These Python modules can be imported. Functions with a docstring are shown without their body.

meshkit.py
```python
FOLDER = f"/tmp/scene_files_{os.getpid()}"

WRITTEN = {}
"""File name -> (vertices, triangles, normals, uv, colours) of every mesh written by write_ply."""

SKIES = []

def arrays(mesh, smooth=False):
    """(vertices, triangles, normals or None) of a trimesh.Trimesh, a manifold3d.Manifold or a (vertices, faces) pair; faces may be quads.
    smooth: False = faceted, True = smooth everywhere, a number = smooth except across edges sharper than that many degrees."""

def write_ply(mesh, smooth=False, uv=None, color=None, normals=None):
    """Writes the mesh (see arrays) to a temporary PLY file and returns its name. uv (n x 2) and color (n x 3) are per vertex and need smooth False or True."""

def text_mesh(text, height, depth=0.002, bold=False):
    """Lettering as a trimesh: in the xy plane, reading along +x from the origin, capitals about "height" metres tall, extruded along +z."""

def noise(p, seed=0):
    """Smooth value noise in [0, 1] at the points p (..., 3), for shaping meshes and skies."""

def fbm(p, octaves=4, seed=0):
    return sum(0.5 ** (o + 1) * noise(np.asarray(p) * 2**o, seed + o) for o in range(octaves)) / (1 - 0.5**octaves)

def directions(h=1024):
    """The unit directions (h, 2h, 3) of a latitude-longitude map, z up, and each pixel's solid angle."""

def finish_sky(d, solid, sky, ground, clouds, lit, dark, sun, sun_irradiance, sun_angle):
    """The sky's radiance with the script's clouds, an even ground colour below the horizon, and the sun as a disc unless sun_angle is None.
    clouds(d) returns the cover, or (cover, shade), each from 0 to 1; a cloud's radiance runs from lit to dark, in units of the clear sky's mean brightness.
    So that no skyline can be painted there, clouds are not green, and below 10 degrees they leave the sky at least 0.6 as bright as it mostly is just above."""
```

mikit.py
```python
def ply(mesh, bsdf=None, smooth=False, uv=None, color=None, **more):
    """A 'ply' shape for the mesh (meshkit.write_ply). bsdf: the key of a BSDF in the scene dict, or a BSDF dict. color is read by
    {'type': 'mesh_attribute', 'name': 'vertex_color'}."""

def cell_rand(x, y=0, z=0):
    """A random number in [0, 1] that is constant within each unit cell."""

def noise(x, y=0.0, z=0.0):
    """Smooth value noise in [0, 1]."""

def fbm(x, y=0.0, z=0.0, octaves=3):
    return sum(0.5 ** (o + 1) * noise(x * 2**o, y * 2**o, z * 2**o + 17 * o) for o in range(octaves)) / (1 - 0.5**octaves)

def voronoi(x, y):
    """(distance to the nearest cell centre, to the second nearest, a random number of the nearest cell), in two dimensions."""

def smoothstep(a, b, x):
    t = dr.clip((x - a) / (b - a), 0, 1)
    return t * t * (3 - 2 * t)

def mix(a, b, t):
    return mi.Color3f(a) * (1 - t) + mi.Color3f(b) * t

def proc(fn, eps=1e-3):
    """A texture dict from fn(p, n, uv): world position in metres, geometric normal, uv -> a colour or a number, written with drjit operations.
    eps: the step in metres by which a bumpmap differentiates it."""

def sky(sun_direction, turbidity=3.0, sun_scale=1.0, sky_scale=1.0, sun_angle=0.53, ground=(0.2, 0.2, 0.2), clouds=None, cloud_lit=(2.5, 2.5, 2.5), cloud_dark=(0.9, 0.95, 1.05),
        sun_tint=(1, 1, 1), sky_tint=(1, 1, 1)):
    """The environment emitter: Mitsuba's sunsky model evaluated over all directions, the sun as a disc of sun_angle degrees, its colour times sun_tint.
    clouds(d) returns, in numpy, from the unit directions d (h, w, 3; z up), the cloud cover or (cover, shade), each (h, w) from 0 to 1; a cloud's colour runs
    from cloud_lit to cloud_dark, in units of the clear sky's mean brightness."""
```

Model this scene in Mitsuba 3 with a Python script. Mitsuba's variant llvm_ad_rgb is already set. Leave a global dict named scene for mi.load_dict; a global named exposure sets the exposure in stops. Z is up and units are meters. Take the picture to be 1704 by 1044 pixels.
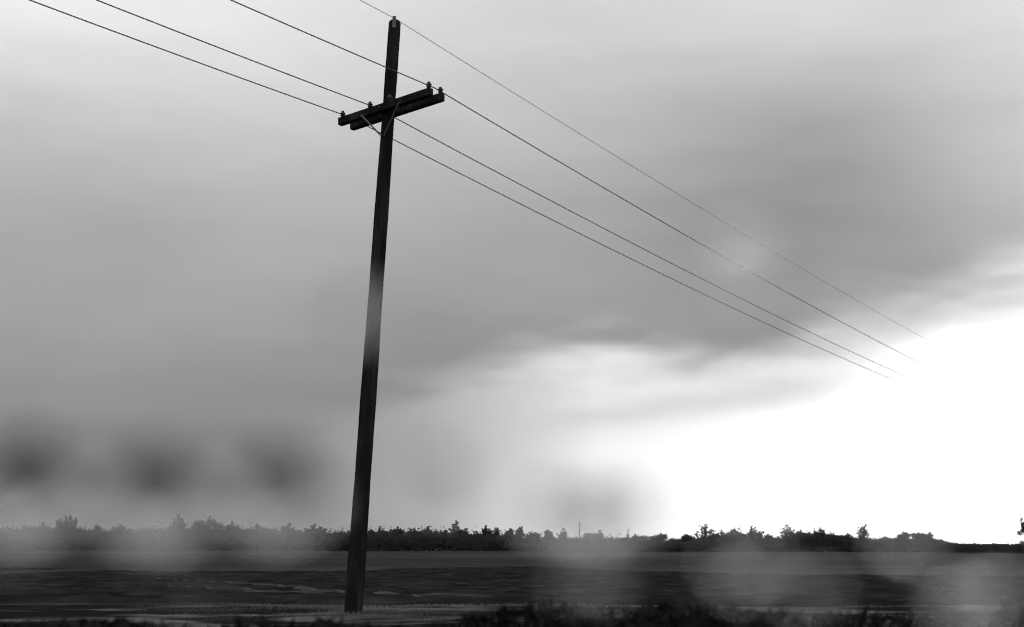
import math
import numpy as np
import trimesh
import manifold3d
import drjit as dr
import mitsuba as mi
import mikit
import meshkit

T = mi.ScalarTransform4f
scene, labels = {}, {}

# ------------------------------------------------------------------ camera, sky, exposure
EYE = np.array([0.0, 0.0, 1.12])
PITCH, ROLL = math.radians(10.63), math.radians(0.15)
FWD = np.array([0, math.cos(PITCH), math.sin(PITCH)])
UP0 = np.array([0, -math.sin(PITCH), math.cos(PITCH)])
UP = UP0 * math.cos(ROLL) - np.array([1.0, 0, 0]) * math.sin(ROLL)
scene['camera'] = {
    'type': 'thinlens', 'fov': 45.0, 'fov_axis': 'x', 'aperture_radius': 0.0047, 'focus_distance': 120.0,
    'near_clip': 0.01, 'far_clip': 9000.0,
    'to_world': T().look_at(origin=EYE.tolist(), target=(EYE + FWD).tolist(), up=UP.tolist()),
}
exposure = 2.6
SUN_AZ, SUN_EL = math.radians(40.0), math.radians(7.0)
SUN = [math.sin(SUN_AZ) * math.cos(SUN_EL), math.cos(SUN_AZ) * math.cos(SUN_EL), math.sin(SUN_EL)]
BRIGHT, DIM = 1.9, 0.15


def smooth(a, b, x):
    t = np.clip((x - a) / (b - a), 0, 1)
    return t * t * (3 - 2 * t)


def clouds(d):
    """A closed cloud deck: dim at mid height, paler overhead, torn open low down round the hidden sun."""
    az = np.degrees(np.arctan2(d[..., 0], d[..., 1]))
    el = np.degrees(np.arcsin(np.clip(d[..., 2], -1, 1)))
    q = d * np.array([1.0, 1.0, 2.2])
    n1 = meshkit.fbm(q * 3.1 + 11.3, 4, 3) - 0.5
    n2 = meshkit.fbm(q * 9.0 + 4.7, 4, 8) - 0.5
    n3 = meshkit.fbm(q * np.array([16.0, 16.0, 30.0]) + 2.1, 4, 5) - 0.5
    base = np.interp(el, [0, 5, 9, 14, 19, 23, 30, 90], [0.30, 0.31, 0.35, 0.42, 0.57, 0.76, 0.80, 0.62])
    base = base * (1 + 0.30 * n1 + 0.16 * n2 + 0.09 * n3)
    base = base + 0.05 * smooth(-2, -14, az) * smooth(4, 12, el) + 0.12 * smooth(4, -16, az) * smooth(15, 23, el)
    base = base - 0.14 * np.exp(-((az - 13) / 9) ** 2 - ((el - 18) / 6.0) ** 2)
    base = base + 0.16 * np.exp(-((az - 26) / 6) ** 2 - ((el - 17) / 8.0) ** 2)
    # the rent in the deck: its upper edge against azimuth, and how bright the light behind is
    edge = np.interp(az, [-30, -12, -4, 0, 4, 9, 12.5, 15, 17.5, 23, 34, 60, 90], [3, 4.5, 7.4, 8.7, 9.0, 8.6, 8.1, 8.7, 9.3, 10.2, 12, 10, 4])
    edge = edge + 3.0 * n2 + 1.6 * n3
    open_ = smooth(-1.5 - 1.6 * smooth(9, 16, az), 1.3 + 0.9 * smooth(9, 16, az), edge - el)
    gain = np.interp(az, [-30, -10, -4, 0, 4, 8, 12, 16, 20, 36, 60, 90], [0.0, 0.02, 0.16, 0.36, 0.60, 0.62, 0.64, 0.8, 1.1, 1.5, 0.6, 0.0])
    low = smooth(6.3, 3.4, el + 2.0 * n2 - np.interp(az, [-5, 4, 14, 20], [-3, 0, 1.0, 4])) * np.interp(az, [-4, 0, 5, 8, 12, 20, 60, 80], [0, 0.08, 0.2, 0.32, 0.6, 0.6, 0.5, 0])
    bar = np.exp(-((el - 6.4 - 0.08 * (az - 9) - 2 * n2) / 0.7) ** 2) * smooth(0, 5, az) * smooth(18, 12, az)
    lum = base + open_ * gain + low - 0.16 * bar
    return np.ones_like(lum), np.clip((BRIGHT - lum) / (BRIGHT - DIM), 0, 1)


UNIT = 4.03
scene['sky'] = mikit.sky(SUN, turbidity=3.0, sun_scale=0.1, sun_angle=26.0, sun_tint=(0.527, 1.0, 4.04), ground=(0.06, 0.06, 0.06),
                         clouds=clouds, cloud_lit=(BRIGHT * UNIT,) * 3, cloud_dark=(DIM * UNIT,) * 3)

# ------------------------------------------------------------------ materials (black and white film: all greys)
nz, fb = mikit.noise, mikit.fbm


def grey(v):
    return {'type': 'rgb', 'value': [v, v, v]}


def diffuse(fn):
    return {'type': 'twosided', 'bsdf': {'type': 'diffuse', 'reflectance': mikit.proc(fn) if callable(fn) else grey(fn)}}


def g3(v):
    return mi.Color3f(v, v, v)


scene['soil'] = diffuse(lambda p, n, uv: g3(0.011 + 0.048 * dr.square(fb(p.x * 1.3, p.y * 1.3, p.z * 3, 4))))
scene['field_ground'] = diffuse(lambda p, n, uv: g3(0.026 + 0.056 * fb(p.x * 0.04 + 3, p.y * 0.07, 0, 4) * (0.55 + 0.9 * fb(p.x * 0.7, p.y * 1.1, 2.0, 3))))
scene['dry_soil'] = diffuse(lambda p, n, uv: g3(0.016 + 0.13 * mikit.smoothstep(0.42, 0.82, fb(p.x * 0.7, p.y * 1.5, 1.0, 4)) * (0.6 + 0.8 * fb(p.x * 5, p.y * 5, 0, 2))))
scene['rut_soil'] = diffuse(lambda p, n, uv: g3(0.03 + 0.06 * fb(p.x * 2, p.y * 2, 0, 4)))
scene['asphalt'] = diffuse(lambda p, n, uv: g3(0.04 + 0.03 * fb(p.x * 9, p.y * 9, 0, 3)))
scene['leaf_dark'] = diffuse(lambda p, n, uv: g3(0.02 + 0.03 * fb(p.x * 0.3, p.y * 0.3, p.z * 0.5, 2)))
scene['leaf_mid'] = diffuse(lambda p, n, uv: g3(0.03 + 0.035 * fb(p.x * 0.3, p.y * 0.3, p.z * 0.5, 2)))
scene['bark'] = diffuse(lambda p, n, uv: g3(0.04 + 0.05 * fb(p.x * 8, p.y * 8, p.z * 2, 3)))
scene['weed'] = diffuse(lambda p, n, uv: g3(0.010 + 0.02 * fb(p.x * 5, p.y * 5, p.z * 2, 3)))
scene['straw'] = diffuse(lambda p, n, uv: g3(0.03 + 0.24 * dr.square(fb(p.x * 0.5 + 9, p.y * 1.3, 0, 3))))
scene['stubble_straw'] = diffuse(lambda p, n, uv: g3(0.02 + 0.06 * fb(p.x * 0.4 + 5, p.y * 0.9, 0, 3)))


def wood(p, n, uv):
    grain = fb(p.x * 60, p.y * 60, p.z * 1.5, 3)
    return g3(0.012 + 0.034 * grain * (0.35 + 1.5 * mikit.smoothstep(0.35, 0.75, fb(p.x * 5, p.y * 5, p.z * 0.9, 4))))


scene['pole_wood'] = {'type': 'twosided', 'bsdf': {'type': 'bumpmap', 'tex': mikit.proc(lambda p, n, uv: fb(p.x * 70, p.y * 70, p.z * 1.2, 3)), 'scale': 0.012,
                                                    'bsdf': {'type': 'diffuse', 'reflectance': mikit.proc(wood)}}}
scene['steel'] = {'type': 'twosided', 'bsdf': {'type': 'principled', 'base_color': grey(0.16), 'metallic': 0.6, 'roughness': 0.55}}
scene['wire_metal'] = {'type': 'twosided', 'bsdf': {'type': 'principled', 'base_color': grey(0.07), 'metallic': 0.2, 'roughness': 0.6}}
scene['porcelain'] = {'type': 'twosided', 'bsdf': {'type': 'roughplastic', 'diffuse_reflectance': grey(0.06), 'alpha': 0.15}}
scene['pale_wood'] = diffuse(lambda p, n, uv: g3(0.07 + 0.08 * fb(p.x * 30, p.y * 30, p.z * 4, 3)))
scene['render_wall'] = diffuse(lambda p, n, uv: g3(0.12 + 0.08 * fb(p.x * 0.8, p.y * 0.8, p.z * 0.8, 3)))
scene['roof_tile'] = diffuse(lambda p, n, uv: g3(0.05 + 0.05 * fb(p.x * 2, p.y * 2, p.z * 4, 3)))
scene['dark_glass'] = {'type': 'principled', 'base_color': grey(0.02), 'roughness': 0.1}
scene['paint'] = {'type': 'twosided', 'bsdf': {'type': 'principled', 'base_color': grey(0.03), 'roughness': 0.5}}
scene['rubber'] = {'type': 'twosided', 'bsdf': {'type': 'principled', 'base_color': grey(0.02), 'roughness': 0.8}}
scene['window_glass'] = {'type': 'thindielectric', 'int_ior': 1.5, 'ext_ior': 1.0}
scene['water'] = {'type': 'dielectric', 'int_ior': 1.33, 'ext_ior': 1.0}


def add(key, mesh, bsdf, smooth=False, label=None, cat=None, group=None, kind=None):
    scene[key] = mikit.ply(mesh, bsdf, smooth=smooth)
    tag(key, label, cat, group, kind)
    return key


def tag(key, label=None, cat=None, group=None, kind=None):
    entry = {k: v for k, v in (('label', label), ('category', cat), ('group', group), ('kind', kind)) if v}
    if entry:
        labels[key] = entry


def tube(points, radii, sides=8, cap=True):
    p = np.asarray(points, float)
    r = np.broadcast_to(np.asarray(radii, float), (len(p),))
    t = np.gradient(p, axis=0)
    t /= np.linalg.norm(t, axis=1, keepdims=True) + 1e-12
    ref = np.array([0.0, 0, 1]) if abs(t[len(t) // 2][2]) < 0.9 else np.array([1.0, 0, 0])
    a = np.cross(t, ref)
    a /= np.linalg.norm(a, axis=1, keepdims=True) + 1e-12
    b = np.cross(t, a)
    ang = np.arange(sides) * 2 * np.pi / sides
    v = (p[:, None] + r[:, None, None] * (np.cos(ang)[None, :, None] * a[:, None] + np.sin(ang)[None, :, None] * b[:, None])).reshape(-1, 3)
    i, j = np.meshgrid(np.arange(len(p) - 1), np.arange(sides), indexing='ij')
    q = np.stack([i * sides + j, i * sides + (j + 1) % sides, (i + 1) * sides + (j + 1) % sides, (i + 1) * sides + j], -1).reshape(-1, 4)
    f = np.vstack([q[:, [0, 1, 2]], q[:, [0, 2, 3]]])
    if cap:
        n = len(v)
        v = np.vstack([v, p[0], p[-1]])
        k = np.arange(sides)
        e = (len(p) - 1) * sides
        f = np.vstack([f, np.stack([(k + 1) % sides, k, k * 0 + n], 1), np.stack([e + k, e + (k + 1) % sides, k * 0 + n + 1], 1)])
    return trimesh.Trimesh(v, f, process=False)


def join(*meshes):
    return trimesh.util.concatenate(list(meshes))


def box_at(size, center, bevel=0.006):
    """A box with chamfered edges: the hull of three boxes, each inset along two axes."""
    s = np.asarray(size, float)
    pts = []
    for k in range(3):
        h = s / 2 - bevel
        h[k] = s[k] / 2
        pts += [np.array([x, y, z]) * h for x in (-1, 1) for y in (-1, 1) for z in (-1, 1)]
    m = trimesh.convex.convex_hull(np.array(pts))
    m.apply_translation(center)
    return m


def foliage(key, mesh, bsdf, lean=0.8, label=None, cat=None, kind=None):
    """Leaves or blades shaded as one soft mass: their normals lean towards the open sky side."""
    v = np.array(mesh.vertices)
    nn = np.column_stack([0.35 * (meshkit.noise(v * 0.5, 1) - 0.5), -0.5 + 0.5 * (meshkit.noise(v * 0.5, 2) - 0.5), np.full(len(v), lean)])
    nn /= np.linalg.norm(nn, axis=1, keepdims=True)
    scene[key] = {'type': 'ply', 'filename': meshkit.write_ply(mesh, normals=nn), 'face_normals': False, 'bsdf': {'type': 'ref', 'id': bsdf}}
    tag(key, label, cat, None, kind)


def leaf_quads(c, length, width, rng, up=0.0):
    """One small quad per centre c (n x 3), turned at random; up leans the long side upright."""
    n = len(c)
    u = rng.normal(size=(n, 3))
    u[:, 2] += up * np.sign(rng.random(n) - 0.1)
    u /= np.linalg.norm(u, axis=1, keepdims=True)
    w = np.cross(u, rng.normal(size=(n, 3)))
    w /= np.linalg.norm(w, axis=1, keepdims=True)
    L, W = (np.broadcast_to(x, (n,))[:, None] * rng.uniform(0.6, 1.4, (n, 1)) / 2 for x in (length, width))
    v = np.stack([c - u * L, c + w * W, c + u * L, c - w * W], 1).reshape(-1, 3)
    k = np.arange(n)[:, None] * 4
    return trimesh.Trimesh(v, np.vstack([k + [0, 1, 2], k + [0, 2, 3]]), process=False)


# ------------------------------------------------------------------ ground
def grid(xs, ys, z):
    X, Y = np.meshgrid(xs, ys, indexing='xy')
    v = np.stack([X, Y, z(X, Y)], -1).reshape(-1, 3)
    nx = len(xs)
    i, j = np.meshgrid(np.arange(len(ys) - 1), np.arange(nx - 1), indexing='ij')
    a = i * nx + j
    q = np.stack([a, a + 1, a + nx + 1, a + nx], -1).reshape(-1, 4)
    return trimesh.Trimesh(v, np.vstack([q[:, [0, 1, 2]], q[:, [0, 2, 3]]]), process=False)


def relief(X, Y):
    p = np.stack([X * 0.05, Y * 0.11, X * 0], -1)
    return (meshkit.fbm(p, 4, 21) - 0.5) * 0.12


def far_z(X, Y):
    return -0.02 - 0.04 * (np.abs(Y) < 30) * (np.abs(X) < 60) + relief(X, Y) * smooth(46, 60, np.hypot(X * 0.5, Y)) * smooth(400, 280, np.hypot(X * 0.4, Y))


axis = np.concatenate([-np.geomspace(4200, 165, 14), np.arange(-160, 161, 4.0), np.geomspace(165, 4200, 14)])
ys = np.concatenate([[-4200, -1500, -500, -200, -80, -40], np.arange(-20, 46, 6.0), np.arange(46, 300, 2.5), np.geomspace(302, 4200, 16)])
add('field', grid(axis, ys, far_z), 'field_ground', smooth=True, label='dark open stubble field running flat to the tree line', kind='structure')


def furrow_z(X, Y):
    a = math.radians(62)                                                         # furrows run across the view, slightly away to the right
    s = X * math.cos(a) - Y * math.sin(a) + 0.5 * (meshkit.noise(np.stack([X * 0.15, Y * 0.15, X * 0], -1), 5) - 0.5)
    ridge = 0.045 * np.sin(s * 2 * np.pi / 0.95)
    clod = (meshkit.fbm(np.stack([X * 1.7, Y * 2.6, X * 0], -1), 4, 9) - 0.5) * 0.13
    wav = meshkit.fbm(np.stack([X * 0.09, Y * 0.05, X * 0], -1), 3, 3) - 0.5
    ends = smooth(24.0, 26.0, Y + 5 * wav) * smooth(64, 50, Y + 70 * wav)
    return -0.11 + ends * (0.11 + ridge + clod)


add('ploughed_strip', grid(np.arange(-62, 62.01, 0.18), np.arange(22, 84, 0.18), furrow_z), 'soil', smooth=True, label='dark ploughed strip of earth behind the pole', kind='structure')


def rut(key, pts, width, label):
    p = np.array(pts, float)
    t = np.linspace(0, 1, 140)
    u = np.linspace(0, 1, len(p))
    c = np.stack([np.interp(t, u, p[:, k]) for k in (0, 1)], 1)
    c = c + 0.25 * (np.stack([meshkit.noise(np.stack([t * 14, t * 0, t * 0 + k], -1), 8 + k) for k in (0, 1)], 1) - 0.5)
    d = np.gradient(c, axis=0)
    d /= np.linalg.norm(d, axis=1, keepdims=True)
    s = np.stack([-d[:, 1], d[:, 0]], 1)
    w = width * (0.35 + meshkit.noise(np.stack([t * 22, t * 0, t * 0], -1), 2))[:, None] * np.sin(np.pi * np.clip(t * 1.02, 0.02, 0.98))[:, None] ** 0.3
    rows = [(-1, -0.12), (-0.5, 0.03), (0, 0.06), (0.5, 0.03), (1, -0.12)]
    v = np.stack([np.column_stack([c + s * w * o, furrow_z(c[:, 0], c[:, 1]) * 0.6 + 0.01 + (h + 0.03) * np.sin(np.pi * t) ** 0.5 - 0.03]) for o, h in rows], 1).reshape(-1, 3)
    i, j = np.meshgrid(np.arange(len(t) - 1), np.arange(4), indexing='ij')
    a = i * 5 + j
    q = np.stack([a, a + 5, a + 6, a + 1], -1).reshape(-1, 4)
    add(key, trimesh.Trimesh(v, np.vstack([q[:, [0, 1, 2]], q[:, [0, 2, 3]]]), process=False), 'rut_soil', smooth=True, label=label, kind='structure')


rut('wheel_rut', [(-13.5, 44), (-7.4, 36), (-4.2, 30), (-2.4, 28), (-1.4, 27.2)], 0.35, 'pale wheel rut curving across the ploughed earth to the foot of the pole')
rut('wheel_rut_001', [(-11, 36), (-6.4, 30.5), (-2.6, 28.5), (1.0, 28)], 0.25, 'nearer pale wheel rut in the ploughed earth')
rut('wheel_rut_002', [(12, 40), (15.5, 33), (16, 30.5), (14, 28.5)], 0.3, 'pale wheel rut in the ploughed earth at the right')


def verge_z(X, Y):
    n = (meshkit.fbm(np.stack([X * 0.35, Y * 0.8, X * 0], -1), 4, 14) - 0.5)
    return -0.005 + n * 0.16 * smooth(6, 12, Y) * smooth(26.5, 22, Y) - 0.14 * smooth(24, 26, Y)


add('verge', grid(np.arange(-46, 46.01, 0.25), np.arange(1.78, 26.6, 0.25), verge_z), 'dry_soil', smooth=True, label='strip of bare dry ground at the foot of the pole', kind='structure')
add('road', trimesh.creation.box((160, 6.0, 0.06), trimesh.transformations.translation_matrix([0, -1.2, -0.026])), 'asphalt', label='dark road beside the field', kind='structure')


def blades(c, height, width, rng, lean=0.5, short=0.55):
    """Bent grass blades: two tapering quads each, from the foot c (n x 3)."""
    n = len(c)
    az, bend = rng.uniform(0, 2 * np.pi, n), rng.uniform(0.1, lean, n)
    d = np.stack([np.cos(az), np.sin(az), az * 0], 1)
    s = np.stack([-np.sin(az), np.cos(az), az * 0], 1)
    h = (height * rng.uniform(short, 1.0, n))[:, None]
    w = np.broadcast_to(width, (n,))[:, None] / 2
    mid = c + d * h * bend[:, None] * 0.3 + [0, 0, 1] * h * 0.6
    tip = c + d * h * bend[:, None] + [0, 0, 1] * h
    v = np.stack([c - s * w, c + s * w, mid + s * w * 0.8, mid - s * w * 0.8, tip], 1).reshape(-1, 3)
    k = np.arange(n)[:, None] * 5
    return trimesh.Trimesh(v, np.vstack([k + [0, 1, 2], k + [0, 2, 3], k + [3, 2, 4]]), process=False)


D_POLE = np.array([-2.561, 20.564, 0.0])                                     # foot of the pole
rng = np.random.default_rng(12)
n = 90000
xy = np.stack([rng.uniform(-22, 24, n), rng.uniform(14.5, 25.5, n)], 1)
thick = meshkit.fbm(np.stack([xy[:, 0] * 0.22, xy[:, 1] * 0.75, xy[:, 0] * 0], -1), 3, 33)
xy, thick = xy[thick > 0.50], thick[thick > 0.50]
tufts = D_POLE[:2] + rng.normal(0, 0.30, (1800, 2)) * [1.6, 0.8]           # taller grass the mower missed round the foot of the pole
xy, thick = np.vstack([xy, tufts]), np.append(thick, rng.uniform(0.5, 0.85, 1800))
foot = np.stack([xy[:, 0], xy[:, 1], verge_z(xy[:, 0], xy[:, 1]) - 0.01], 1)
foliage('dry_grass', blades(foot, 0.02 + 0.22 * (thick - 0.5), 0.012, rng, 1.3), 'straw', label='pale dry grass lying in streaks along the verge by the pole', cat='grass', kind='stuff')

n = 70000
xy = np.stack([rng.uniform(-60, 62, n), rng.uniform(60, 140, n)], 1)
thick = meshkit.fbm(np.stack([xy[:, 0] * 0.05, xy[:, 1] * 0.16, xy[:, 0] * 0], -1), 3, 35)
xy = xy[thick > 0.47]
foliage('stubble', blades(np.stack([xy[:, 0], xy[:, 1], far_z(xy[:, 0], xy[:, 1]) - 0.02], 1), 0.10, 0.03, rng, 1.2), 'stubble_straw', label='sparse dark stubble standing in the field beyond the ploughed strip', cat='stubble', kind='stuff')

# ------------------------------------------------------------------ utility poles and wires
AL = 0.5646
WDIR = np.array([math.sin(AL), math.cos(AL), 0])
ADIR = np.array([math.cos(AL), -math.sin(AL), 0])
ARM = np.array([math.cos(AL + 0.09), -math.sin(AL + 0.09), 0.035])                # the arm sits a little askew on the leaning shaft
ARM /= np.linalg.norm(ARM)
ARM_W = np.array([math.sin(AL + 0.09), math.cos(AL + 0.09), 0])
ARM_UP = np.cross(ARM, ARM_W)
LEAN, H_TOP, H_ARM, PIN = 0.0463, 10.2445, 8.585, 0.1206
ARM_L, ARM_R = -1.05, 1.12
PINS = {'a': 1.06, 'b': -0.3084, 'c': -0.98}


def axis_pt(base, z):
    return base + np.array([LEAN * z, 0, z])


def frame(along, up=(0, 0, 1)):
    m = np.eye(4)
    m[:3, 0] = along
    m[:3, 1] = np.cross(up, along)
    m[:3, 2] = up
    return m


def insulator_mesh():
    prof = [(0.0, 0.0), (0.032, 0.0), (0.045, 0.015), (0.03, 0.032), (0.05, 0.05), (0.05, 0.062), (0.028, 0.075), (0.03, 0.09), (0.02, 0.105), (0.0, 0.108)]
    return trimesh.creation.revolve(np.array(prof), sections=14)


def make_pole(key, base, label):
    zs = np.concatenate([np.linspace(-0.6, H_TOP - 0.04, 40), [H_TOP]])
    rad = np.interp(zs, [-0.6, 10.2], [0.15, 0.104]) * (1 + 0.03 * np.sin(zs * 2.1) + 0.012 * np.sin(zs * 7.7))
    rad[-1] *= 0.8
    add(key + '__shaft', tube([axis_pt(base, z) for z in zs], rad, 16), 'pole_wood', smooth=35)
    c = axis_pt(base, H_ARM)
    for k, sg in enumerate((-1, 1)):                                  # a pair of arms, bolted to the two faces of the shaft
        arm = box_at((ARM_R - ARM_L, 0.11, 0.14), ((ARM_R + ARM_L) / 2, 0, 0), 0.012)
        m = frame(ARM, ARM_UP)
        m[:3, 3] = c + ARM_W * 0.15 * sg
        arm.apply_transform(m)
        add(key + '__crossarm' + (f'_{k:03d}' if k else ''), arm, 'pole_wood')
    for k, (o, sg) in enumerate(((-0.45, -1), (0.45, -1))):
        brace = tube([c + ARM_W * 0.222 * sg + ARM * o + np.array([0, 0, -0.04]), c + ARM_W * 0.13 * sg + ARM * math.copysign(0.03, o) + np.array([0, 0, -0.5])], 0.016, 6)
        add(key + '__brace' + (f'_{k:03d}' if k else ''), brace, 'steel')
    for k, (o, sg) in enumerate(((PINS['a'], -1), (PINS['b'], -1), (PINS['c'], -1), (0.16, -1), (PINS['a'], 1), (PINS['b'], 1), (PINS['c'], 1))):
        q = c + ARM_W * 0.15 * sg + ARM * o + np.array([0, 0, 0.065])
        kk = key + '__insulator' + (f'_{k:03d}' if k else '')
        ins = insulator_mesh()
        ins.apply_translation(q + np.array([0, 0, PIN - 0.108 - 0.02 + 0.03]))
        add(kk, ins, 'porcelain', smooth=40)
        add(kk + '__pin', tube([q - [0, 0, 0.09], q + [0, 0, PIN - 0.05]], 0.012, 8), 'steel')
    cap = axis_pt(base, H_TOP)
    br = box_at((0.06, 0.03, 0.22), cap + np.array([0.0, -0.118, -0.07]), 0.005)
    add(key + '__top_bracket', br, 'steel')
    bolt = tube([c - ARM_W * 0.24, c + ARM_W * 0.24], 0.014, 8)
    add(key + '__through_bolt', bolt, 'steel')
    tag(key, label, 'utility pole')


make_pole('utility_pole', D_POLE, 'tall dark leaning wooden pole with one crossarm carrying the wires')
P_R, P_L = D_POLE + WDIR * 73.357, D_POLE - WDIR * 55.44
make_pole('utility_pole_001', P_R, 'next wooden pole of the line, just past the right edge of the view')
make_pole('utility_pole_002', P_L, 'previous wooden pole of the line, behind the viewer')


def span(p, q, sag, n=60):
    t = np.linspace(0, 1, n)[:, None]
    return p + (q - p) * t - np.array([0, 0, 1.0]) * 4 * sag * t * (1 - t)


def wire(key, off, z, sag_l, sag_r, r, label, side):
    o = ARM * off + np.array([0, 0, z]) + side
    pts = [axis_pt(b, 0) + np.array([LEAN * z, 0, 0]) + o for b in (P_L, D_POLE, P_R)]
    path = np.vstack([span(pts[0], pts[1], sag_l), span(pts[1], pts[2], sag_r)[1:]])
    add(key, tube(path, r, 6), 'wire_metal', smooth=True, label=label, cat='wire')


SIDE = WDIR * 0.0
ZW = H_ARM + PIN + 0.075
wire('overhead_wire', PINS['a'], ZW - 0.07, 0.88, 0.7854, 0.009, 'power wire tied to the right end of the crossarm, second from top', SIDE)
wire('overhead_wire_001', PINS['b'], ZW - 0.07, 0.88, 0.7854, 0.009, 'power wire crossing the arm just left of the pole, third from top', SIDE)
wire('overhead_wire_002', PINS['c'], ZW - 0.07, 0.88, 0.7854, 0.009, 'lowest power wire, tied to the left end of the crossarm', SIDE)
wire('overhead_wire_003', 0.0, H_TOP, 0.4684, 0.5731, 0.005, 'thin topmost wire running over the tip of the pole', np.array([0, -0.12, 0]))

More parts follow.
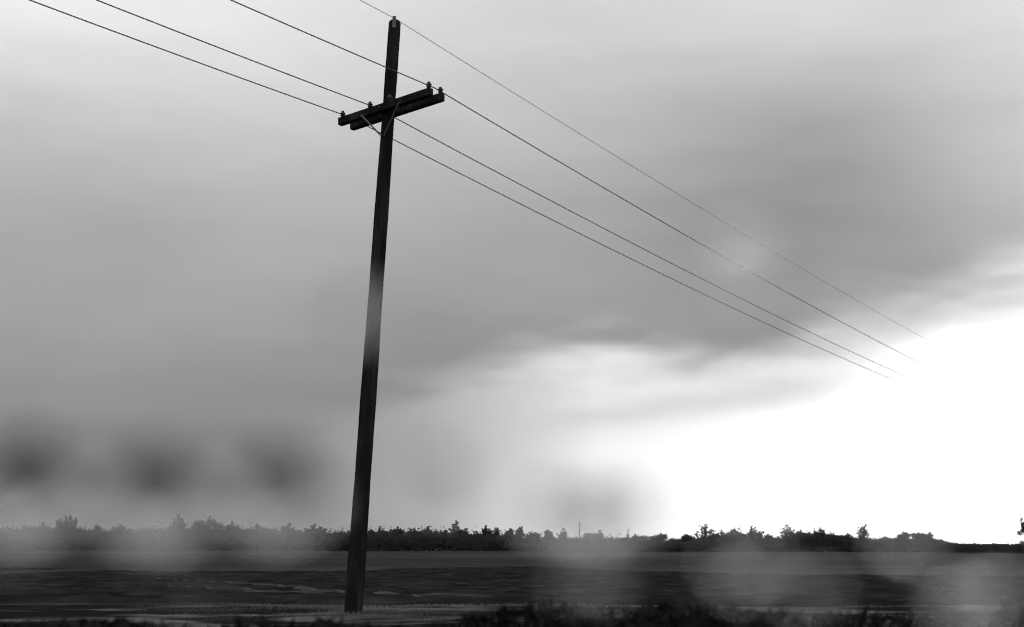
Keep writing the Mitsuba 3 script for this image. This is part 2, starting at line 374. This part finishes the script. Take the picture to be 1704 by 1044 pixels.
# ------------------------------------------------------------------ far tree line
TREES = [  # x, y, top z, width, habit, label
    (-92.9, 245.0, 5.39, 6.0, 'b', 'leftmost bushy tree of the far tree line, at the left edge of the field'),
    (-87.2, 246.8, 6.84, 5.8, 's', 'tall spiky tree near the left edge, highest of the leftmost clump'),
    (-84.0, 253.6, 5.09, 4.4, 's', 'low spiky tree right of the tallest one in the leftmost clump'),
    (-78.3, 251.0, 5.18, 3.7, 'b', 'small rounded tree left of the middle of the left tree line, before a gap'),
    (-70.6, 245.1, 4.64, 4.0, 'b', 'low tree just left of the narrow tall tree in the left tree line'),
    (-66.8, 249.2, 6.95, 3.4, 's', 'narrow tall tree left of the broad crowned tree in the left tree line'),
    (-60.7, 249.8, 6.74, 7.0, 'b', 'broadest tree crown of the left tree line, with a rounded top'),
    (-55.0, 245.9, 5.62, 3.6, 's', 'spiky tree touching the right side of the broadest left crown'),
    (-51.0, 252.8, 5.16, 4.9, 's', 'spiky low tree, fifth to the left of the wooden pole'),
    (-43.6, 245.4, 5.29, 4.3, 'b', 'bushy tree, third to the left of the wooden pole'),
    (-38.9, 248.7, 5.25, 4.8, 's', 'spiky tree, second to the left of the wooden pole, before a notch'),
    (-33.7, 250.2, 3.87, 3.7, 'b', 'low bush directly left of the wooden pole'),
    (-26.2, 249.2, 4.82, 4.9, 's', 'wide spiky tree directly right of the wooden pole'),
    (-22.7, 251.0, 4.85, 2.9, 'b', 'bushy tree across the narrow slit right of the wooden pole'),
    (-19.5, 252.9, 4.65, 3.4, 'b', 'bushy tree, third to the right of the wooden pole'),
    (-16.8, 255.5, 4.94, 3.2, 's', 'spiky tree, fourth to the right of the wooden pole'),
    (-13.5, 247.4, 4.00, 2.7, 's', 'low spiky tree left of the tree with a pointed spire'),
    (-10.5, 251.8, 5.97, 4.2, 'p', 'tree with a pointed spire, tallest just right of the wooden pole'),
    (-5.2, 252.4, 5.04, 2.9, 's', 'spiky tree left of the see-through gap in the middle of the tree line'),
    (-3.0, 247.5, 4.62, 1.9, 'a', 'thin airy tree standing in the see-through gap of the tree line'),
    (-0.4, 244.0, 4.34, 3.1, 's', 'spiky tree right of the see-through gap of the tree line'),
    (1.7, 255.7, 4.87, 2.0, 's', 'narrow spiky tree, second right of the see-through gap'),
    (4.1, 247.6, 3.94, 3.4, 's', 'low spiky tree, third right of the see-through gap'),
    (7.2, 247.8, 4.18, 2.4, 's', 'small spiky tree left of the last pointed one before the house'),
    (10.4, 254.7, 4.51, 1.5, 'p', 'slender pointed tree left of the thin mast and the house'),
    (26.1, 251.0, 3.44, 5.6, 'd', 'low domed bush, first right of the distant house'),
    (30.1, 249.7, 3.55, 5.6, 'd', 'low domed bush, second right of the distant house'),
    (35.4, 253.3, 3.36, 3.5, 'd', 'small domed bush left of the tall ragged shoots'),
    (37.6, 244.4, 5.25, 4.0, 'a', 'ragged tree with tall bare shoots against the white sky'),
    (44.0, 252.5, 4.69, 5.2, 's', 'dense dark tree right of the ragged bare shoots'),
    (48.1, 248.5, 5.00, 3.1, 's', 'dark spiky tree left of the deepest notch in the right tree line'),
    (50.4, 245.1, 3.45, 2.1, 'd', 'small round bush at the deepest notch in the right tree line'),
    (55.4, 251.9, 5.42, 2.9, 'a', 'airy tree of thin shoots right of the deepest notch'),
    (58.7, 255.2, 4.40, 4.0, 'd', 'dense domed tree right of the airy thin shoots'),
    (60.1, 246.5, 4.77, 2.6, 's', 'narrow spiky tree in the middle of the right tree line'),
    (63.9, 251.6, 3.66, 4.4, 'd', 'domed dark bush before the small light gap on the right'),
    (66.1, 247.6, 3.63, 1.9, 's', 'small spiky bush at the small light gap on the right'),
    (70.4, 252.9, 5.48, 2.5, 'a', 'thin airy tree standing up right of the small light gap'),
    (75.4, 252.7, 3.10, 5.7, 'd', 'low domed bush at the left of the last pale clump'),
    (77.0, 246.6, 4.11, 2.6, 'd', 'upright rounded tree in the last pale clump'),
    (82.3, 254.0, 3.97, 4.4, 'd', 'broad rounded tree in the last pale clump'),
    (84.4, 251.9, 3.95, 1.7, 'a', 'thin airy tree ending the last pale clump'),
    (98.1, 252.2, 1.74, 4.9, 'd', 'very low bush on the horizon left of the right edge tree'),
]


def clump(c, r, n, rng):
    """n leaf places in a loose ball, thinner towards its rim."""
    d = rng.normal(size=(n, 3))
    d /= np.linalg.norm(d, axis=1, keepdims=True)
    return c + d * (r * rng.random(n) ** 0.55)[:, None] * [1, 1, 0.85]


def make_tree(i, x, y, top, width, habit, label, name='tree', leaf=0.30, bsdf=None):
    rng = np.random.default_rng(500 + i)
    key = name + (f'_{i:03d}' if i else '')
    base = np.array([x, y, -0.15])
    h, w = top + 0.15, width * 1.2
    lean = rng.normal(0, 0.05) * h
    body, n_cl, cl_r, n_sh = {'b': (0.95, 20, 0.15, 7), 's': (0.84, 17, 0.13, 13), 'p': (0.76, 15, 0.14, 7), 'a': (0.64, 9, 0.12, 9), 'd': (0.98, 18, 0.17, 4)}[habit]
    fork = base + np.array([lean * 0.3, 0, h * 0.2])
    stems = [tube([base, base + np.array([0, 0, h * 0.1]), fork], [0.035 * h ** 0.75, 0.03 * h ** 0.75, 0.024 * h ** 0.75], 7)]
    cen = []
    for k in range(n_cl):                                            # the bushy body: limbs that each carry a clump
        s = float(np.clip((k + 0.5) / n_cl * 2 - 1 + rng.normal(0, 0.12), -1, 1))
        dome = math.sqrt(max(0.04, 1 - (0.9 * s) ** 2))
        r = cl_r * max(w, 2.4) * rng.uniform(0.55, 1.25)
        zz = h * body * dome * (rng.uniform(0.82, 1.0) if k % 2 else rng.uniform(0.35, 0.85)) - 0.7 * r
        c = base + np.array([s * w * 0.5 + lean * zz / h, rng.uniform(-0.35, 0.35) * w, max(zz, 0.35 * h * 0.5)])
        stems.append(tube([fork, (fork + c) / 2 + [0, 0, 0.1 * h], c], [0.06, 0.04, 0.015], 5))
        cen.append(clump(c, r, int(60 + 260 * r), rng))
    for k in range(n_sh):                                            # ragged shoots that stand above it
        s = rng.uniform(-0.8, 0.8) if k else rng.uniform(-0.25, 0.25)
        tall = 1.0 if k == 0 else rng.uniform(0.78, 0.99) * (1 - 0.22 * abs(s))
        foot = base + np.array([s * w * 0.33, rng.uniform(-0.2, 0.2) * w, h * 0.45])
        tip = base + np.array([s * w * 0.47 + lean + rng.normal(0, 0.12), rng.uniform(-0.2, 0.2) * w, h * tall])
        bend = (foot + tip) / 2 + np.array([rng.normal(0, 0.12), 0, 0.1])
        stems.append(tube([fork, foot, bend, tip], [0.06, 0.05, 0.035, 0.015], 5))
        n = int((tip[2] - foot[2]) * (26 if habit == 'a' else 60))
        t = rng.random(n) ** 1.2
        q = np.where(t[:, None] < 0.5, foot + (bend - foot) * 2 * t[:, None], bend + (tip - bend) * (2 * t[:, None] - 1))
        spread = (0.42 if habit != 'a' else 0.26) * (1.1 - 0.75 * t) * rng.uniform(0.7, 1.3)
        cen.append(q + rng.normal(size=(n, 3)) * spread[:, None] * 0.6)
        for _ in range(4 if habit == 'a' else 2):                    # side twigs with a tuft each
            t0 = rng.uniform(0.35, 0.95)
            o = bend + (tip - bend) * (2 * t0 - 1) if t0 > 0.5 else foot + (bend - foot) * 2 * t0
            e = o + np.array([rng.choice([-1, 1]) * rng.uniform(0.15, 0.4), rng.normal(0, 0.2), rng.uniform(0.15, 0.5)])
            e[2] = min(e[2], top - 0.05)
            stems.append(tube([o, (o + e) / 2, e], [0.02, 0.015, 0.01], 4))
            cen.append(clump(e, rng.uniform(0.12, 0.3), 10 if habit == 'a' else 18, rng))
    cen = np.vstack(cen)
    cen[:, 2] = np.minimum(np.maximum(cen[:, 2], -0.05), top)
    add(key + '__trunk', join(*stems), 'bark')
    foliage(key + '__crown', leaf_quads(cen, leaf, leaf * 0.62, rng, 0.5), bsdf or ('leaf_mid' if i % 3 == 0 else 'leaf_dark'))
    tag(key, label, 'tree', 'trees of the far tree line')


for i, row in enumerate(TREES):
    make_tree(i, *row)
make_tree(0, 82.5, 200.0, 6.9, 3.2, 's', 'nearer dark tree cut off by the right edge of the photo', name='field_tree', leaf=0.18, bsdf='leaf_dark')
labels['field_tree'].pop('group')

SCRUB = np.array([(-230, 3.4), (-160, 3.2), (-130, 3.9), (-103.9, 3.98), (-86.8, 3.78), (-77.7, 3.6), (-73.4, 3.7), (-55.1, 4.1), (-37.4, 3.3), (-30.6, 3.4), (-25.1, 3.34), (-14.8, 3.5), (-7.5, 3.2), (-2.6, 2.9), (8.4, 2.23),
                  (13.3, 2.45), (19.4, 2.35), (23.1, 2.35), (33.4, 1.81), (41.4, 3.3), (47, 3.2), (51.8, 2.1), (53.2, 2.3), (56, 3.3), (61, 3.5), (67, 2.8), (68.6, 2.1), (70.5, 2.7), (73.0, 1.7), (76, 2.5), (83, 2.6), (86.4, 1.8), (88.2, 1.2), (97.4, 1.2), (104, 1.25), (130, 1.6), (160, 3.0), (230, 3.2)])
rng = np.random.default_rng(77)
n = 190000
sx, sy = rng.uniform(-230, 230, n), rng.uniform(243, 262, n)
keep = (np.abs(sx) < 112) | (rng.random(n) < 0.45)
sx, sy = sx[keep], sy[keep]
hh = np.interp(sx, SCRUB[:, 0], SCRUB[:, 1]) * (0.60 + 0.42 * meshkit.fbm(np.stack([sx * 0.45, sy * 0.3, sx * 0], -1), 3, 4) + 0.30 * meshkit.noise(np.stack([sx * 1.9, sy * 0.8, sx * 0], -1), 7))
sz = -0.12 + (hh + 0.12) * rng.random(len(sx)) ** 0.6
k = 26000                                                             # ragged shoots standing out of the scrub
at = rng.choice(len(sx), k)
spike = np.maximum(0, meshkit.noise(np.stack([sx[at] * 1.3, sy[at] * 1.3, at * 0.0], -1), 19) - 0.45) * 2.4
fringe = np.stack([sx[at] + rng.normal(0, 0.05, k), sy[at], hh[at] * 0.96 + spike * rng.random(k) * np.minimum(1.5, 0.45 * hh[at])], 1)
foliage('scrub', join(leaf_quads(np.stack([sx, sy, sz], 1), 0.5, 0.34, rng, 0.5), leaf_quads(fringe, 0.42, 0.16, rng, 2.5)), 'leaf_dark', label='dense dark scrub filling the foot of the far tree line', cat='scrub', kind='stuff')
n = 30000
a_, r_ = rng.uniform(-48, 48, n), rng.uniform(900, 1000, n)
hx = np.stack([r_ * np.sin(np.radians(a_)), r_ * np.cos(np.radians(a_))], 1)
hz = -0.5 + (1.4 + 4.0 * meshkit.fbm(np.stack([hx[:, 0] * 0.02, hx[:, 1] * 0.01, a_ * 0], -1), 3, 6)) * rng.random(n)
foliage('distant_wood', leaf_quads(np.column_stack([hx, hz]), 2.2, 1.4, rng, 0.3), 'leaf_dark', label='low dark line of woodland on the horizon at the far right', cat='wood', kind='stuff')

# ------------------------------------------------------------------ distant house, mast, far pole, stakes
hx0, hx1, hy = 41.2, 51.1, 700.0
add('farmhouse__wall', box_at((hx1 - hx0, 8.0, 6.0), ((hx0 + hx1) / 2, hy + 4, 2.9), 0.03), 'render_wall')
e, xr = 0.35, [(-4.4, 5.85), (0, 7.85), (4.4, 5.85)]
prof = np.array([(-4.5, 5.75), (-4.5, 5.95), (0, 8.0), (4.5, 5.95), (4.5, 5.75)])
v = np.array([[x, hy + 4 + a, z] for x in (hx0 - e, hx1 + e) for a, z in prof])
add('farmhouse__roof', trimesh.convex.convex_hull(v), 'roof_tile')
add('farmhouse__roof__chimney', box_at((1.5, 1.4, 4.2), (49.6, hy + 4, 7.75), 0.05), 'render_wall')
for k, (wx, wz) in enumerate(((43.2, 4.3), (46.1, 4.3), (49.0, 4.3))):
    add('farmhouse__window' + (f'_{k:03d}' if k else ''), box_at((1.1, 0.06, 1.4), (wx, hy - 0.02, wz), 0.01), 'dark_glass')
tag('farmhouse', 'distant house with a chimney at its right end, standing behind the low scrub', 'house')

add('mast__shaft', tube([[37.9, 700, -0.5], [37.9, 700, 7], [37.9, 700, 14.4]], [0.30, 0.24, 0.16], 10), 'pole_wood', smooth=40)
add('mast__crossarm', box_at((2.0, 0.2, 0.2), (37.9, 699.75, 12.9), 0.02), 'pole_wood')
tag('mast', 'thin tall mast rising left of the distant house', 'mast')
add('far_pole__shaft', tube([[65.0, 700, -0.5], [65.0, 700, 5], [65.0, 700, 10.5]], [0.28, 0.24, 0.15], 10), 'pole_wood', smooth=40)
add('far_pole__transformer', trimesh.creation.cylinder(0.5, 1.7, 14, transform=trimesh.transformations.translation_matrix([65.0, 699.3, 6.9])), 'steel', smooth=40)
tag('far_pole', 'short far pole with a thick box on it, right of the distant house', 'pole')
add('field_stake', tube([[-9.38, 55, -0.1], [-9.385, 55, 0.3], [-9.39, 55, 0.6]], [0.035, 0.033, 0.03], 8), 'pale_wood', smooth=40, label='short pale stake in the field left of the wooden pole', cat='stake')
add('field_stake_001', tube([[-35.5, 103, -0.15], [-35.54, 103, 0.5], [-35.58, 103, 1.05]], [0.045, 0.042, 0.04], 8), 'pale_wood', smooth=40, label='pale stake far out in the field near the left edge', cat='stake')

# ------------------------------------------------------------------ tall weeds on the near verge
WEED = np.array([(-3.2, 0.88), (-1.9, 0.91), (-1.406, 0.885), (-1.242, 0.905), (-1.076, 0.905), (-0.91, 0.885), (-0.662, 0.895), (-0.481, 0.9), (-0.381, 0.88), (-0.249, 0.885), (-0.117, 0.918), (-0.001, 0.935), (0.115, 0.955),
                 (0.247, 0.932), (0.33, 0.94), (0.413, 0.952), (0.546, 0.946), (0.711, 0.93), (0.909, 0.927), (1.107, 0.915), (1.413, 0.941), (2.2, 0.9), (3.4, 0.93)])
rng = np.random.default_rng(41)
n = 80000
wx, wy = rng.uniform(-3.4, 3.6, n), rng.uniform(1.95, 2.7, n)
wh = 1.12 - (1.12 - np.interp(wx * 3.5 / wy, WEED[:, 0], WEED[:, 1])) * wy / 3.5 + 0.012
wm = blades(np.stack([wx, wy, wx * 0 - 0.01], 1), wh + 0.01, 0.010, rng, 0.12, 0.9)
m2 = 60000
lx, ly = rng.uniform(-3.4, 3.6, m2), rng.uniform(1.95, 2.7, m2)
lh = (1.12 - (1.12 - np.interp(lx * 3.5 / ly, WEED[:, 0], WEED[:, 1])) * ly / 3.5 + 0.016) * rng.random(m2) ** 0.35 * 0.99
add('tall_weeds', join(wm, leaf_quads(np.stack([lx, ly, lh], 1), 0.035, 0.012, rng, 0.6)), 'weed', label='black blurred mass of tall weeds along the bottom edge', cat='weeds', kind='stuff')

# ------------------------------------------------------------------ the vehicle the picture is taken from, and the rain on its window
MAN = manifold3d.Manifold


def mbox(lo, hi):
    return MAN.cube([b - a for a, b in zip(lo, hi)]).translate(list(lo))


def rounded(lo, hi, r):
    pts = [MAN.sphere(r, 20).translate([x, y, z]) for x in (lo[0] + r, hi[0] - r) for y in (lo[1] + r, hi[1] - r) for z in (lo[2] + r, hi[2] - r)]
    return MAN.batch_hull(pts)


body = rounded((-2.4, -1.75, 0.34), (2.4, 0.175, 2.0), 0.1) - mbox((-2.3, -1.68, 0.76), (2.3, 0.125, 1.93)) - mbox((-1.3, 0.0, 0.8), (1.3, 0.3, 1.62))
for wx_ in (-1.55, 1.55):
    body = body - MAN.cylinder(2.4, 0.39, 0.39, 40).rotate([90, 0, 0]).translate([wx_, 0.4, 0.33])
add('van__body', body, 'paint', smooth=30)
fr = mbox((-1.3, 0.14, 0.8), (1.3, 0.165, 1.62)) - mbox((-1.27, 0.1, 0.83), (1.27, 0.2, 1.59))
add('van__window_seal', fr, 'rubber')
pane = trimesh.Trimesh([[-1.285, 0.15, 0.815], [1.285, 0.15, 0.815], [1.285, 0.15, 1.605], [-1.285, 0.15, 1.605]], [[0, 1, 2], [0, 2, 3]], process=False)
add('van__window_pane', pane, 'window_glass', label='clear side window the view is seen through, wet with rain')
k = 0
for wx_ in (-1.55, 1.55):
    for wy_ in (0.04, -1.62):
        key = 'van__wheel' + (f'_{k:03d}' if k else '')
        rot = trimesh.transformations.rotation_matrix(math.pi / 2, [1, 0, 0])
        prof = np.array([(0.2, -0.09), (0.31, -0.1), (0.33, -0.07), (0.334, 0), (0.33, 0.07), (0.31, 0.1), (0.2, 0.09), (0.2, -0.09)])
        tyre = trimesh.creation.revolve(prof, sections=36)
        rim = trimesh.creation.revolve(np.array([(0.0, -0.06), (0.06, -0.065), (0.17, -0.04), (0.199, -0.08), (0.199, 0.08), (0.17, 0.04), (0.0, 0.05)]), sections=36)
        for m_, nm, mt in ((tyre, 'tyre', 'rubber'), (rim, 'rim', 'steel')):
            m_.apply_transform(rot)
            m_.apply_translation([wx_, wy_, 0.338])
            add(f'{key}__{nm}', m_, mt, smooth=35)
        k += 1
tag('van', 'dark van from whose rainy side window the view is taken', 'van')

DROPS = [  # x, z - eye, half width, half height above and below, bulge in mm, label
    (-58.8, 5.4, 7.4, 7.6, 4.4, 2.9, 'large water drop at the left edge, over the tree line'),
    (-50.6, 9.2, 3.0, 3.2, 2.8, 1.4, 'smaller water drop between the two leftmost large ones'),
    (-43.0, 4.6, 7.0, 7.4, 4.4, 2.8, 'large water drop, second large one from the left edge'),
    (-35.2, 8.6, 3.0, 3.0, 2.6, 1.4, 'smaller water drop between the second and third large ones from the left'),
    (-28.4, 5.0, 6.4, 6.8, 3.8, 2.6, 'large water drop closest to the left side of the pole'),
    (4.6, 4.0, 3.0, 3.2, 2.6, 1.4, 'water drop over the sky left of the distant mast'),
    (9.6, 3.2, 3.6, 3.8, 2.8, 1.7, 'water drop smearing the distant house and mast'),
    (14.2, 4.0, 2.8, 3.0, 2.4, 1.3, 'water drop over the far pole right of the distant house'),
    (-18.9, 28.3, 2.6, 3.0, 3.0, 0.8, 'faint small drop crossing the middle of the pole'),
    (28.9, 35.4, 5.2, 3.8, 3.4, 1.15, 'flat water smear across the wires right of centre'),
    (-8.5, 7.7, 3.2, 3.2, 3.0, 0.7, 'faint little drop in the sky right of the pole'),
    (34.6, 7.8, 3.2, 2.9, 2.9, 0.7, 'faint little drop in the white sky above the right tree line'),
]


def drop_mesh(rx, rz, rlow, bulge, seed):
    rng = np.random.default_rng(seed)
    rings, seg = (14, 48) if rx > 1.5 else (10, 28)
    ang = np.arange(seg) * 2 * np.pi / seg
    wob = 1 + sum(rng.normal(0, 0.035 / k) * np.cos(k * ang + rng.uniform(0, 6.28)) for k in (2, 3, 4))
    v = [[0, bulge, 0]]
    for r in np.sin(np.linspace(0, np.pi / 2, rings + 1)[1:]):
        y = 0.85 * bulge * max(0.0, 1 - r * r)
        for a, w in zip(ang, wob):
            sagx = 0.08 * r * (1 if math.sin(a) < 0 else -1) * abs(math.sin(a))        # the drop hangs a little wider below
            v.append([r * w * (1 + sagx) * rx * math.cos(a), y, r * w * (rz if math.sin(a) > 0 else rlow) * math.sin(a)])
    n = len(v)
    v.append([0, 0, 0])
    f = [[0, 1 + (j + 1) % seg, 1 + j] for j in range(seg)]
    for i in range(rings - 1):
        for j in range(seg):
            a, b, c, d = 1 + i * seg + j, 1 + i * seg + (j + 1) % seg, 1 + (i + 1) * seg + (j + 1) % seg, 1 + (i + 1) * seg + j
            f += [[a, b, c], [a, c, d]]
    L = 1 + (rings - 1) * seg
    f += [[L + j, L + (j + 1) % seg, n] for j in range(seg)]
    m = trimesh.Trimesh(np.array(v) / 1000.0, f, process=False)
    if m.volume < 0:
        m.invert()
    return m


rng = np.random.default_rng(91)
for cx, cz, spread, count, where in (  # patches of fine spatter
        (28.0, -3.0, 2.8, 4, 'over the dark field at right'),
        (35.5, -5.2, 2.2, 2, 'low over the field, right of centre'),
        (47.2, 1.2, 1.5, 2, 'over the last clump of trees'),
        (54.8, -4.8, 2.8, 4, 'low at the far right'),
        (9.4, -3.4, 2.2, 3, 'over the field below the distant house'),
        (-38.0, -6.5, 3.0, 2, 'over the dark ground low at the left'),
        (-60.5, -1.0, 1.8, 2, 'over the field at the left edge')):
    for q in range(count):
        r = rng.uniform(1.1, 1.5)
        nth = ('left', 'right') if count == 2 else ('left', 'middle', 'right') if count == 3 else ('leftmost', 'second', 'third', 'rightmost')
        DROPS.append((cx + spread * ((q + 0.5) / count * 2 - 1) * 1.3, cz + rng.uniform(-0.6, 0.6) * spread, r, r * 1.05, r, r * 0.5, f'{nth[q]} little rain spot of {count} {where}'))

for i, (x, z, rx, rz, rlow, bulge, label) in enumerate(DROPS):
    m = drop_mesh(rx, rz, rlow, bulge, 60 + i)
    m.apply_translation([x / 1000, 0.1502, EYE[2] + z / 1000])
    add('water_drop' + (f'_{i:03d}' if i else ''), m, 'water', smooth=35, label=label, cat='water drop', group='rain drops on the window')
